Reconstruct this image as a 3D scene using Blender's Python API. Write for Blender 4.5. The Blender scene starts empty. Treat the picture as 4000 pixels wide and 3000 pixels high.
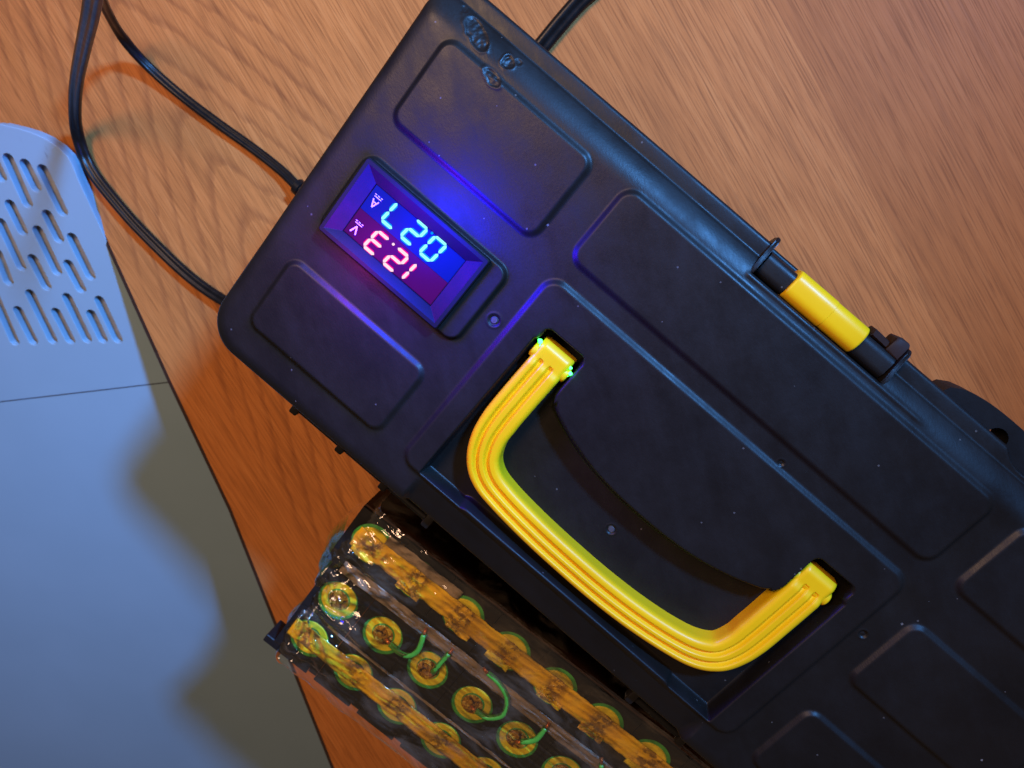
import bpy, bmesh, math, random
import numpy as np
from mathutils import Vector, Matrix, noise
random.seed(4)
rng = np.random.default_rng(7)
S = 0.001                                   # everything below is laid out in millimetres
sc = bpy.context.scene
COL = sc.collection

# ---------------------------------------------------------------- camera
F = 2900.0; H = 330.0                       # focal length in photo pixels, camera height over the table
n = Vector((544, -632, F)).normalized()     # straight down, seen from the camera
Y = -Vector((-6568, 7643, F)); Y = (Y - n * Y.dot(n)).normalized()
X = n.cross(Y); Z = -n
def at(px, py, z=0.0):
    r = Vector(((px - 2000) / F, (py - 1500) / F, 1))
    t = (H - z) / -r.dot(Z)
    return Vector((r.dot(X) * t, r.dot(Y) * t, z))
# the vented case leans off the table edge: its top is a plane falling along the edge direction
CE = Vector((.87, -.495, 0)).normalized(); CF = Vector((-CE.y, CE.x, 0)); CS = .33; C0 = Vector((-213, -147, 9))
CE3 = Vector((CE.x, CE.y, -CS)).normalized(); CN = CE3.cross(CF).normalized()
def atd(px, py):
    z = 0
    for _ in range(30):
        p = at(px, py, z); z = C0.z - CS * (p - C0).dot(CE)
    d = p - C0; return (d.dot(CE3), d.dot(CF))
def proj(x, y, z):
    w_ = Vector((x, y, z - H)); c = Vector((w_.x * X[i] + w_.y * Y[i] + w_.z * Z[i] for i in range(3)))
    return c.x / c.z * F + 2000, c.y / c.z * F + 1500
cam_d = bpy.data.cameras.new('camera'); cam = bpy.data.objects.new('camera', cam_d); COL.objects.link(cam)
rt = Vector((X.x, Y.x, Z.x)); dn = Vector((X.y, Y.y, Z.y)); fw = Vector((X.z, Y.z, Z.z))
M = Matrix((( rt.x, -dn.x, -fw.x, 0), (rt.y, -dn.y, -fw.y, 0), (rt.z, -dn.z, -fw.z, H * S), (0, 0, 0, 1)))
cam.matrix_world = M
cam_d.sensor_width = 36; cam_d.lens = F / 4000 * 36; cam_d.clip_start = .01; cam_d.clip_end = 50
cam_d.dof.use_dof = True; cam_d.dof.focus_distance = .232; cam_d.dof.aperture_fstop = 20
sc.camera = cam

# ---------------------------------------------------------------- world, lamps, exposure
w = bpy.data.worlds.new('World'); sc.world = w; w.use_nodes = True
bg = w.node_tree.nodes['Background']; bg.inputs[0].default_value = (1.0, .70, .52, 1); bg.inputs[1].default_value = .12
def area(name, loc, target, sx, sy, power, color, spread=180):
    d = bpy.data.lights.new(name, 'AREA'); d.shape = 'RECTANGLE'; d.size = sx; d.size_y = sy; d.energy = power; d.color = color
    d.spread = math.radians(spread)
    o = bpy.data.objects.new(name, d); COL.objects.link(o); o.location = Vector(loc) * S
    o.rotation_euler = (Vector(target) - Vector(loc)).to_track_quat('-Z', 'Y').to_euler(); return o
area('blue_screen_light', (104, 590, 640), (-190, -300, -30), .09, .06, 2.9, (.09, .335, .88), 58)
area('warm_ceiling_lamp', (-330, 80, 680), (-60, -40, 0), .24, .24, 3.5, (1.0, .62, .38))
def point(name, loc, power, color, r):
    d = bpy.data.lights.new(name, 'POINT'); d.energy = power; d.color = color; d.shadow_soft_size = r * S
    o = bpy.data.objects.new(name, d); COL.objects.link(o); o.location = Vector(loc) * S; return o
point('blue_bloom_fill', (-51, -46, 131), .85, (.0, .006, 1.0), 14)  # unseen lamp added above the meter, imitating the blue bloom of its digits
point('red_bloom_fill', (-62, -62, 126), .06, (.75, .0, .75), 9)  # second added unseen lamp, spreads a magenta halo round the red digits
sc.view_settings.view_transform = 'Standard'; sc.view_settings.look = 'None'
sc.view_settings.exposure = 0.0; sc.view_settings.gamma = 1
sc.render.engine = 'CYCLES'
sc.cycles.max_bounces = 8; sc.cycles.transparent_max_bounces = 12

# ---------------------------------------------------------------- material helpers
class NT:
    def __init__(s, name):
        s.m = bpy.data.materials.new(name); s.m.use_nodes = True; s.t = s.m.node_tree; s.b = s.t.nodes['Principled BSDF']
        s.out = s.t.nodes['Material Output']
    def n(s, typ, **kw):
        x = s.t.nodes.new(typ)
        for k, v in kw.items():
            if k in x.bl_rna.properties.keys(): setattr(x, k, v)
            else: x.inputs[k].default_value = v
        return x
    def l(s, a, b): s.t.links.new(a, b)
    def pos(s, scale=(1, 1, 1), rot=0, loc=(0, 0, 0)):
        tc = s.n('ShaderNodeTexCoord'); mp = s.n('ShaderNodeMapping')
        mp.vector_type = 'POINT'
        mp.inputs['Rotation'].default_value = (0, 0, rot); s.l(tc.outputs['Object'], mp.inputs[0])
        m2 = s.n('ShaderNodeMapping'); m2.inputs['Scale'].default_value = scale; m2.inputs['Location'].default_value = loc
        s.l(mp.outputs[0], m2.inputs[0]); return m2.outputs[0]
    def noise(s, vec, scale, detail=4, rough=.55, dist=0, out='Fac'):
        x = s.n('ShaderNodeTexNoise'); x.inputs['Scale'].default_value = scale; x.inputs['Detail'].default_value = detail
        x.inputs['Roughness'].default_value = rough; x.inputs['Distortion'].default_value = dist
        s.l(vec, x.inputs['Vector']); return x.outputs[out]
    def ramp(s, fac, stops, interp='LINEAR'):
        r = s.n('ShaderNodeValToRGB'); r.color_ramp.interpolation = interp
        els = r.color_ramp.elements
        while len(els) < len(stops): els.new(.5)
        for e, (p, c) in zip(els, stops): e.position = p; e.color = c if len(c) == 4 else (*c, 1)
        s.l(fac, r.inputs[0]); return r.outputs[0]
    def math(s, op, a, b=None, c=None, clamp=False):
        x = s.n('ShaderNodeMath'); x.operation = op; x.use_clamp = clamp
        for i, v in enumerate((a, b, c)):
            if v is None: continue
            if isinstance(v, (int, float)): x.inputs[i].default_value = v
            else: s.l(v, x.inputs[i])
        return x.outputs[0]
    def mix(s, fac, a, b, blend='MIX'):
        x = s.n('ShaderNodeMix'); x.data_type = 'RGBA'; x.blend_type = blend
        for idx, v in ((0, fac), (6, a), (7, b)):
            if isinstance(v, (int, float)): x.inputs[idx].default_value = v
            elif isinstance(v, tuple): x.inputs[idx].default_value = (*v, 1) if len(v) == 3 else v
            else: s.l(v, x.inputs[idx])
        return x.outputs[2]
    def bump(s, h, strength, dist, normal=None):
        x = s.n('ShaderNodeBump'); x.inputs['Strength'].default_value = strength; x.inputs['Distance'].default_value = dist
        s.l(h, x.inputs['Height'])
        if normal is not None: s.l(normal, x.inputs['Normal'])
        return x.outputs[0]
def simple(name, col, rough=.5, metal=0, spec=.5, emit=None, estr=0, var=.12, bump=.0):
    a = NT(name); v = a.pos()
    nz = a.noise(v, 260, 5)
    dark = tuple(c * (1 - var) for c in col); lite = tuple(min(1, c * (1 + var)) for c in col)
    a.l(a.ramp(nz, [(.3, dark), (.7, lite)]), a.b.inputs['Base Color'])
    a.l(a.ramp(nz, [(.3, (rough * .85,) * 3), (.7, (min(1, rough * 1.15),) * 3)]), a.b.inputs['Roughness'])
    a.b.inputs['Metallic'].default_value = metal; a.b.inputs['Specular IOR Level'].default_value = spec
    if emit: a.b.inputs['Emission Color'].default_value = (*emit, 1); a.b.inputs['Emission Strength'].default_value = estr
    if bump: a.l(a.bump(a.noise(v, 1500, 3), bump, .0002), a.b.inputs['Normal'])
    return a.m

# black moulded plastic: fine pebble, worn roughness, dust specks, faint scratches
def black_plastic(name, base=(.0060, .0050, .0042), rough=.40, dust=1.0, spec=.26):
    a = NT(name); v = a.pos()
    big = a.noise(v, 22, 6, .6); mid = a.noise(v, 140, 5, .6)
    col = a.mix(a.ramp(big, [(.35, (0, 0, 0)), (.7, (1, 1, 1))]), base, tuple(c * 1.7 for c in base))
    vo = a.n('ShaderNodeTexVoronoi'); vo.inputs['Scale'].default_value = 190; vo.inputs['Randomness'].default_value = 1; a.l(v, vo.inputs['Vector'])
    keep = a.math('GREATER_THAN', a.n_sep(vo.outputs['Color']) if False else vo.outputs['Distance'], 9.0)
    sepc = a.n('ShaderNodeSeparateColor'); a.l(vo.outputs['Color'], sepc.inputs[0])
    rad = a.math('MULTIPLY', a.math('POWER', sepc.outputs[1], 5.0), .085)
    rad = a.math('ADD', rad, .012)
    pick = a.math('GREATER_THAN', sepc.outputs[0], .90)
    clus = a.ramp(a.noise(v, 35, 3), [(.42, (0, 0, 0)), (.6, (1, 1, 1))])
    speck = a.math('MULTIPLY', a.math('MULTIPLY', a.math('LESS_THAN', a.math('ADD', vo.outputs['Distance'], a.math('MULTIPLY', mid, .02)), rad), pick), clus)
    vo2 = a.n('ShaderNodeTexVoronoi'); vo2.inputs['Scale'].default_value = 420; a.l(v, vo2.inputs['Vector'])
    sep2 = a.n('ShaderNodeSeparateColor'); a.l(vo2.outputs['Color'], sep2.inputs[0])
    sp2 = a.math('MULTIPLY', a.math('LESS_THAN', vo2.outputs['Distance'], .13), a.math('GREATER_THAN', sep2.outputs[0], .965))
    allsp = a.math('MULTIPLY', a.math('MAXIMUM', speck, a.math('MULTIPLY', sp2, .35)), dust * .4)
    col = a.mix(allsp, col, (.42, .40, .38))
    a.l(col, a.b.inputs['Base Color'])
    a.l(a.ramp(mid, [(.3, (rough - .06,) * 3), (.72, (rough + .10,) * 3)]), a.b.inputs['Roughness'])
    vs = a.pos((1, 1.9, 1), .5)
    a.l(a.math('ADD', a.ramp(a.noise(a.pos((1, 3.2, 1), .6), 26, 5, .65), [(.40, (0, 0, 0)), (.72, (.16, .16, .16))]), a.ramp(mid, [(.3, (rough - .05,) * 3), (.72, (rough + .08,) * 3)])), a.b.inputs['Roughness'])
    fine = a.noise(vs, 900, 3, .6); fine2 = a.noise(v, 300, 5, .65)
    h = a.math('ADD', a.math('MULTIPLY', fine, .5), a.math('MULTIPLY', fine2, .35))
    a.l(a.bump(h, .42, .00018), a.b.inputs['Normal'])
    a.b.inputs['Specular IOR Level'].default_value = spec
    return a.m
NT.n_sep = lambda s, o: o
M_BLACK = black_plastic('black_moulded_plastic')
M_SOOT = black_plastic('dark_body_plastic', (.005, .005, .005), .5, .4, .2)
M_BEZEL = black_plastic('meter_bezel_plastic', (.005, .005, .006), .5, .5, .12)

def yellow_mat():
    a = NT('yellow_plastic'); v = a.pos()
    b1 = a.noise(v, 40, 5)
    col = a.ramp(b1, [(.3, (.84, .455, .003)), (.7, (.90, .51, .004))])
    vo = a.n('ShaderNodeTexVoronoi'); vo.inputs['Scale'].default_value = 130; a.l(v, vo.inputs['Vector'])
    sp = a.n('ShaderNodeSeparateColor'); a.l(vo.outputs['Color'], sp.inputs[0])
    dirt = a.math('MULTIPLY', a.math('LESS_THAN', vo.outputs['Distance'], .05), a.math('GREATER_THAN', sp.outputs[0], .88))
    smear = a.ramp(a.noise(v, 260, 6, .7), [(.62, (0, 0, 0)), (.8, (.25, .25, .25))])
    col = a.mix(a.math('MULTIPLY', dirt, .75), col, (.25, .10, .01)); col = a.mix(smear, col, (.62, .33, .01))
    a.l(col, a.b.inputs['Base Color']); a.b.inputs['Roughness'].default_value = .38
    a.b.inputs['Subsurface Weight'].default_value = .0; a.b.inputs['Specular IOR Level'].default_value = .3
    a.b.inputs['Subsurface Scale'].default_value = 1
    a.l(a.bump(a.noise(v, 700, 3), .18, .0001), a.b.inputs['Normal'])
    return a.m
M_YELLOW = yellow_mat()

def wood_mat():
    a = NT('oak_laminate')
    G = math.radians(19.0)                                   # grain runs 19 degrees below +x
    p = a.pos((1, 1, 1), G)
    sx = a.n('ShaderNodeSeparateXYZ'); a.l(p, sx.inputs[0]); u, v = sx.outputs[0], sx.outputs[1]
    # strips of the laminate
    wob = a.math('MULTIPLY', a.math('SUBTRACT', a.noise(p, 6, 2), .5), .006)
    sv = a.math('DIVIDE', a.math('ADD', a.math('ADD', v, .013), wob), .047)
    sid = a.math('FLOOR', sv)
    wn = a.n('ShaderNodeTexWhiteNoise'); wn.noise_dimensions = '1D'; a.l(sid, wn.inputs['W'])
    tone = wn.outputs['Value']
    # fine pores: long thin dashes
    fp = a.pos((7, 330, 1), G); fine = a.noise(fp, 5, 5, .6, .15)
    fp2 = a.pos((20, 900, 1), G, (3, 7, 0)); dash = a.noise(fp2, 2.4, 3, .55, .1)
    mp = a.pos((5, 70, 1), G, (1, 2, 0)); med = a.noise(mp, 4, 5, .6, .5)
    blot = a.noise(p, 17, 4, .6)
    # cathedral figure over the left of the table: nested hyperbolas opening along +u
    c = at(700, 420)
    cu = c.x * math.cos(G) - c.y * math.sin(G); cv = c.x * math.sin(G) + c.y * math.cos(G)
    du = a.math('SUBTRACT', u, cu * S); dv = a.math('SUBTRACT', v, cv * S)
    wx = a.math('MULTIPLY', a.math('SUBTRACT', a.noise(a.pos((1, 3.5, 1), G), 30, 4, .6), .5), .008)
    rad = a.math('SQRT', a.math('ADD', a.math('MULTIPLY', dv, dv), .00013))
    ring = a.math('ADD', a.math('SUBTRACT', a.math('MULTIPLY', du, .34), rad), wx)
    rs = a.math('FRACT', a.math('MULTIPLY', ring, 105))
    rline = a.ramp(rs, [(.0, (0, 0, 0)), (.62, (.10, .10, .10)), (.86, (1, 1, 1)), (.97, (.55, .55, .55)), (1, (0, 0, 0))])
    flame = a.ramp(dash, [(.36, (.45, .45, .45)), (.58, (1, 1, 1))])
    near = a.math('MULTIPLY', a.ramp(a.math('ABSOLUTE', dv), [(.062, (1, 1, 1)), (.070, (0, 0, 0))]), 1.0)
    ringm = a.math('MULTIPLY', a.math('MULTIPLY', rline, flame), near)
    # colour
    base = a.ramp(med, [(.25, (.40, .150, .042)), (.5, (.60, .215, .054)), (.78, (.69, .275, .078))])
    base = a.mix(a.math('MULTIPLY', tone, .55), base, (.34, .105, .024))
    base = a.mix(a.ramp(blot, [(.35, (0, 0, 0)), (.75, (.32, .32, .32))]), base, (.38, .13, .035))
    pores = a.ramp(fine, [(.34, (1, 1, 1)), (.52, (0, 0, 0))])
    base = a.mix(a.math('MULTIPLY', pores, .68), base, (.22, .07, .018))
    d2 = a.ramp(dash, [(.62, (0, 0, 0)), (.74, (1, 1, 1))])
    base = a.mix(a.math('MULTIPLY', d2, .65), base, (.17, .05, .015))
    base = a.mix(a.math('MULTIPLY', ringm, .52), base, (.17, .048, .018))
    edge = a.ramp(a.math('FRACT', sv), [(.0, (1, 1, 1)), (.012, (0, 0, 0))])
    base = a.mix(a.math('MULTIPLY', edge, .22), base, (.2, .07, .03))
    a.l(base, a.b.inputs['Base Color'])
    a.l(a.ramp(fine, [(.3, (.60, .60, .60)), (.7, (.48, .48, .48))]), a.b.inputs['Roughness'])
    a.b.inputs['Specular IOR Level'].default_value = .18
    a.l(a.bump(a.math('ADD', fine, a.math('MULTIPLY', dash, -.4)), .25, .00015), a.b.inputs['Normal'])
    return a.m
M_WOOD = wood_mat()

# ---------------------------------------------------------------- object helpers
def link(name, verts, faces, mat, parent=None, smooth=True, loc=None):
    me = bpy.data.meshes.new(name)
    if isinstance(verts, np.ndarray):
        nv = len(verts); nf = len(faces); k = faces.shape[1]
        me.vertices.add(nv); me.vertices.foreach_set('co', (verts * S).astype(np.float32).ravel())
        me.loops.add(nf * k); me.loops.foreach_set('vertex_index', faces.astype(np.int32).ravel())
        me.polygons.add(nf); me.polygons.foreach_set('loop_start', np.arange(0, nf * k, k, dtype=np.int32))
        me.update(calc_edges=True)
    else:
        me.from_pydata([tuple(c * S for c in v) for v in verts], [], faces)
    me.validate(); me.update()
    if smooth: me.polygons.foreach_set('use_smooth', [True] * len(me.polygons))
    me.materials.append(mat)
    o = bpy.data.objects.new(name, me); COL.objects.link(o)
    if loc is not None: o.location = Vector(loc) * S
    if parent is not None: o.parent = parent
    return o
def bm_link(name, bm, mat, parent=None, smooth=False, loc=None, auto=None):
    bmesh.ops.recalc_face_normals(bm, faces=bm.faces[:])
    me = bpy.data.meshes.new(name)
    for v in bm.verts: v.co *= S
    bm.to_mesh(me); bm.free()
    if smooth or auto:
        me.polygons.foreach_set('use_smooth', [True] * len(me.polygons))
        if auto: me.set_sharp_from_angle(angle=math.radians(auto))
    me.materials.append(mat)
    o = bpy.data.objects.new(name, me); COL.objects.link(o)
    if loc is not None: o.location = Vector(loc) * S
    if parent is not None: o.parent = parent
    return o
def empty(name, label, cat, loc=(0, 0, 0), rz=0, group=None):
    o = bpy.data.objects.new(name, None); COL.objects.link(o); o.empty_display_size = .01
    o.location = Vector(loc) * S; o.rotation_euler = (0, 0, rz); o['label'] = label; o['category'] = cat
    if group: o['group'] = group
    return o
def add_box(bm, x0, x1, y0, y1, z0, z1, bev=0, seg=2):
    r = bmesh.ops.create_cube(bm, size=1)
    for v in r['verts']:
        v.co = Vector(((x0 + x1) / 2 + v.co.x * (x1 - x0), (y0 + y1) / 2 + v.co.y * (y1 - y0), (z0 + z1) / 2 + v.co.z * (z1 - z0)))
    if bev:
        es = list({e for v in r['verts'] for e in v.link_edges})
        bmesh.ops.bevel(bm, geom=es, offset=bev, segments=seg, affect='EDGES', profile=.5)
def add_cyl(bm, c, r1, r2, h, seg=24, axis='Z', bev=0):
    r = bmesh.ops.create_cone(bm, cap_ends=True, segments=seg, radius1=r1, radius2=r2, depth=h)
    if bev:
        es = [e for e in {e for v in r['verts'] for e in v.link_edges} if len(e.link_faces) == 2 and abs(e.verts[0].co.z - e.verts[1].co.z) < 1e-6]
        vs0 = set(bm.verts) - set(r['verts'])
        bmesh.ops.bevel(bm, geom=es, offset=bev, segments=3, affect='EDGES', profile=.5)
        vs = [v for v in bm.verts if v not in vs0]
    else: vs = r['verts']
    for v in vs:
        x, y, z = v.co
        if axis == 'X': v.co = Vector((z, x, y))
        elif axis == 'Y': v.co = Vector((x, z, y))
        v.co += Vector(c)
def rr_pts(x0, x1, y0, y1, r, seg=8):
    out = []
    for cx, cy, a0 in ((x1 - r, y0 + r, -90), (x1 - r, y1 - r, 0), (x0 + r, y1 - r, 90), (x0 + r, y0 + r, 180)):
        for i in range(seg + 1):
            t = math.radians(a0 + 90 * i / seg); out.append((cx + r * math.cos(t), cy + r * math.sin(t)))
    return out
def loft(bm, rings, cap0=True, cap1=True):
    vr = [[bm.verts.new(p) for p in r] for r in rings]
    for a, b in zip(vr, vr[1:]):
        for i in range(len(a)):
            j = (i + 1) % len(a); bm.faces.new((a[i], a[j], b[j], b[i]))
    if cap0: bm.faces.new(vr[0][::-1])
    if cap1: bm.faces.new(vr[-1])
def catmull(P, per=14):
    P = [Vector(p) for p in P]; P = [P[0] * 2 - P[1]] + P + [P[-1] * 2 - P[-2]]; out = []
    for i in range(1, len(P) - 2):
        a, b, c, d = P[i - 1:i + 3]
        for k in range(per):
            t = k / per
            out.append(.5 * ((2 * b) + (c - a) * t + (2 * a - 5 * b + 4 * c - d) * t * t + (3 * b - a - 3 * c + d) * t ** 3))
    out.append(P[-2]); return out
def sweep(name, pts, prof, mat, parent=None, up=Vector((0, 0, 1)), twist=None):
    rings = []
    for i, p in enumerate(pts):
        t = (pts[min(i + 1, len(pts) - 1)] - pts[max(i - 1, 0)]).normalized()
        s = t.cross(up).normalized(); q = s.cross(t)
        if twist:
            a = twist(i / (len(pts) - 1)); s, q = s * math.cos(a) + q * math.sin(a), q * math.cos(a) - s * math.sin(a)
        rings.append([p + s * x + q * y for x, y in prof])
    bm = bmesh.new(); loft(bm, rings)
    return bm_link(name, bm, mat, parent, smooth=True)

# ---------------------------------------------------------------- table
EDGE = [at(a * 1.80835, b * 1.80835, 0) for a, b in ((172, 385), (370, 825), (500, 1100), (722, 1659), (900, 2120))]
EDGE.append(EDGE[-1] + (EDGE[-1] - EDGE[-2]) * 3)
TP = [(-900, -480), (-225, -160)] + [(p.x, p.y) for p in EDGE] + [(700, EDGE[-1].y - 50), (900, 700), (-900, 700)]
def prism(bm, poly, z0, z1):
    lo = [bm.verts.new((*p, z0)) for p in poly]; hi = [bm.verts.new((*p, z1)) for p in poly]
    bm.faces.new(lo); bm.faces.new(hi[::-1])
    for i in range(len(poly)): j = (i + 1) % len(poly); bm.faces.new((lo[i], hi[i], hi[j], lo[j]))
tb = bmesh.new(); prism(tb, TP, -22, 0)
table = bm_link('table', tb, M_WOOD); table['kind'] = 'structure'
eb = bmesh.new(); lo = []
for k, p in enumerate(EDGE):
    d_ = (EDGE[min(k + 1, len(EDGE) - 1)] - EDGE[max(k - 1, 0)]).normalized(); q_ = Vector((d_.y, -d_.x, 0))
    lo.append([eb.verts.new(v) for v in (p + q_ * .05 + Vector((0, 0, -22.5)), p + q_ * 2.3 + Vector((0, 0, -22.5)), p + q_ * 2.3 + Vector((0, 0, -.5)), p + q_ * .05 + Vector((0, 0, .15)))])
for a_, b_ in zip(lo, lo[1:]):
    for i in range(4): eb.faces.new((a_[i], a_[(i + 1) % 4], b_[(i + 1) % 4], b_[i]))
bm_link('edge_gap_shade', eb, simple('dark_gap_shade', (.035, .015, .009), .6), table)  # dark strip standing in for the shaded gap between table and case

# ---------------------------------------------------------------- toolbox
box = empty('toolbox', 'black plastic toolbox with yellow carrying handle and a lit digital meter set in its lid', 'toolbox', (57, -51, 0))
def child(o):
    o.parent = box; o.matrix_parent_inverse = Matrix.Translation(-box.location); return o
ZT = 110.0
def sstep(t): t = np.clip(t, 0, 1); return t * t * (3 - 2 * t)
def rrsd(x, y, x0, x1, y0, y1, r):
    cx, cy, hx, hy = (x0 + x1) / 2, (y0 + y1) / 2, (x1 - x0) / 2 - r, (y1 - y0) / 2 - r
    qx, qy = np.abs(x - cx) - hx, np.abs(y - cy) - hy
    return np.hypot(np.maximum(qx, 0), np.maximum(qy, 0)) + np.minimum(np.maximum(qx, qy), 0) - r
def raised(h, d, amp, wd): return h + amp * (1 - sstep(d / wd + .5))
def vnoise(shape, cell):
    ny, nx = shape; gy, gx = int(ny / cell) + 3, int(nx / cell) + 3
    g = rng.random((gy, gx)); yy, xx = np.mgrid[0:ny, 0:nx] / cell
    iy, ix = yy.astype(int), xx.astype(int); fy, fx = sstep(yy - iy), sstep(xx - ix)
    return (g[iy, ix] * (1 - fx) + g[iy, ix + 1] * fx) * (1 - fy) + (g[iy + 1, ix] * (1 - fx) + g[iy + 1, ix + 1] * fx) * fy
OX0, OX1, OY0, OY1 = -90.0, 206.0, -119.3, 17.3
def recess_curve(x): return -69.5 + 9.0 * (np.abs(x - 57.6) / 44.0) ** 2.4
def build_lid():
    st = .36
    xs = np.arange(OX0 - 1, OX1 + 1, st); ys = np.arange(OY0 - 1, OY1 + 1, st)
    x, y = np.meshgrid(xs, ys); h = np.zeros_like(x)
    for (a, b, c, d, r) in ((-78, -23.3, -25.8, 2.4, 4), (-78, -22.8, -105.3, -78.3, 4), (-11.6, 126.5, -22.6, 3.6, 4.5),
                            (136.4, 192, -22.6, 4, 4), (137.4, 192, -65, -37.5, 4), (137.4, 192, -107, -79.8, 4)):
        h = raised(h, rrsd(x, y, a, b, c, d, r), 1.15, 2.1)
    h = raised(h, rrsd(x, y, -77.2, -21.8, -65.4, -37.3, 4), 1.9, 1.3)
    h = raised(h, rrsd(x, y, -12, 127.2, -106.6, -29.6, 5), 1.15, 2.2)
    m = 1 - sstep(rrsd(x, y, -74, -30, -63.3, -39.4, .5) / .6 + .5); h = h * (1 - m) - 3 * m
    # faint broad sink marks
    h += (vnoise(x.shape, 60) - .5) * .22 + (vnoise(x.shape, 22) - .5) * .05
    # recess for the handle
    dB = np.maximum(np.maximum(np.abs(x - 57.6) - 60.0, -104.4 - y), (y - recess_curve(x)) * .9)
    chL = rrsd(x, y, -2.6, 11.8, -110, -42.6, 1.6); chR = rrsd(x, y, 103.4, 117.8, -110, -42.0, 1.6)
    chL = np.maximum(chL, -104.4 - y); chR = np.maximum(chR, -104.4 - y)
    k = 4.5; dc = np.minimum(chL, chR)
    hh = np.clip(.5 + .5 * (dc - dB) / k, 0, 1); dR = dc * (1 - hh) + dB * hh - k * hh * (1 - hh)
    dR = np.where(dc < 0, np.minimum(dc, dR), dR)
    wv = np.where((y > -74) & (y < -56) & (x > 14) & (x < 101), 3.2, 1.3)
    m = 1 - sstep(dR / wv + .5)
    h = h * (1 - m) + (-6.5) * m
    for a, b in ((-2.6, 11.8), (103.4, 117.8)):
        m = 1 - sstep(rrsd(x, y, a + .2, b - .2, -55, -42.8, 1.4) / .8 + .5); h = h * (1 - m) + (-22) * m
    # ridge and sloping apron below the recess
    ap = sstep((-105.0 - y) / 12) * sstep((x + 4) / 3) * sstep((120 - x) / 3); h -= ap * 3.4
    # long upper rim: shoulder, rolled band, flat flange
    yy = OY1 - y; t = np.clip((yy - 5.2) / 9.5, 0, 1); h += -4.4 * (1 - t) ** 2 - .5 * (1 - sstep((yy - 4.9) / .8))
    # second step under the latch
    # lid corners / ends
    d = rrsd(x, y, OX0, OX1, OY0, OY1, 13); e = -d
    tt = np.clip(e / 5.5, 0, 1); rim = -3.2 * (1 - np.sqrt(np.clip(1 - (1 - tt) ** 2, 0, 1)))
    up = sstep((y - 2) / 8); h += rim * (1 - up * .8)
    # latch notch
    nd = rrsd(x, y, 31, 79.4, 7.7, 40, .6); m = 1 - sstep(nd / .8 + .5); h = h * (1 - m) + (-15) * m
    lip = np.abs(y - 6.4); h += .35 * (1 - sstep(np.abs(y - 6.6) / 1.2)) * sstep((x - 29) / 2) * sstep((98 - x) / 6)
    # rounded cut-out round the padlock hasp
    cd = np.hypot(x - 127, y - 25.5) - 11.2; m = 1 - sstep(cd / 1.2 + .5); h = h * (1 - m) + (-12) * m
    # melted scars
    vn = vnoise(x.shape, 1.5); vn2 = vnoise(x.shape, 4.5)
    for cx, cy, ra, rb, an, dp in ((-72.6, 8.0, 5.6, 2.3, -22, .6), (-80, 11.0, 1.3, .7, -20, .4), (-60.4, 7.6, 2.1, 1.7, -30, .6), (-58.4, 9.6, 1.0, .8, 0, .5), (-60.8, 1.6, 3.6, 1.6, -15, .5)):
        a = math.radians(an); u = (x - cx) * math.cos(a) + (y - cy) * math.sin(a); v = -(x - cx) * math.sin(a) + (y - cy) * math.cos(a)
        q = np.hypot(u / ra, v / rb) + (vn2 - .5) * .35
        m = 1 - sstep((q - .80) / .28); h = h + m * (-dp * .75 + (vn - .5) * dp * .6) + .35 * dp * np.exp(-((q - 1.08) / .14) ** 2)
    # sunk ejector and screw marks
    for cx, cy, r in ((-16.8, -51.7, 1.9), (130.3, -50.9, 1.3), (75.4, -27.7, 1.0), (54.9, -80.5, 1.6)):
        q = np.hypot(x - cx, y - cy) / r; h -= .55 * (1 - sstep((q - .75) / .3)); h += .16 * np.exp(-((q - 1.15) / .18) ** 2) + .3 * np.exp(-(q / .3) ** 2)
    # edge round-over and skirt
    tt = np.clip(e / 1.1, 0, 1); h += -1.1 * (1 - np.sqrt(np.clip(1 - (1 - tt) ** 2, 0, 1)))
    h -= 14 * sstep(-e / .7)
    keep = e > -.72
    z = ZT + h; idx = -np.ones(x.shape, int)
    q = keep[:-1, :-1] & keep[1:, :-1] & keep[:-1, 1:] & keep[1:, 1:]
    used = np.zeros(x.shape, bool); used[:-1, :-1] |= q; used[1:, :-1] |= q; used[:-1, 1:] |= q; used[1:, 1:] |= q
    idx[used] = np.arange(used.sum())
    V = np.stack([x[used] - 57, y[used] + 51, z[used]], 1)
    Fq = np.stack([idx[:-1, :-1][q], idx[:-1, 1:][q], idx[1:, 1:][q], idx[1:, :-1][q]], 1)
    return link('lid', V, Fq, M_BLACK, box)
lid = build_lid()
bb = bmesh.new()
loft(bb, [[(px, py, z) for px, py in rr_pts(OX0 + ins, OX1 - ins, OY0 + ins + 2, OY1 - ins, 12)] for z, ins in ((0.2, 9), (1, 7.5), (84, 4.5), (86, 1.8), (94.5, 1.8))])
child(bm_link('body', bb, M_SOOT, auto=40))

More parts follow.
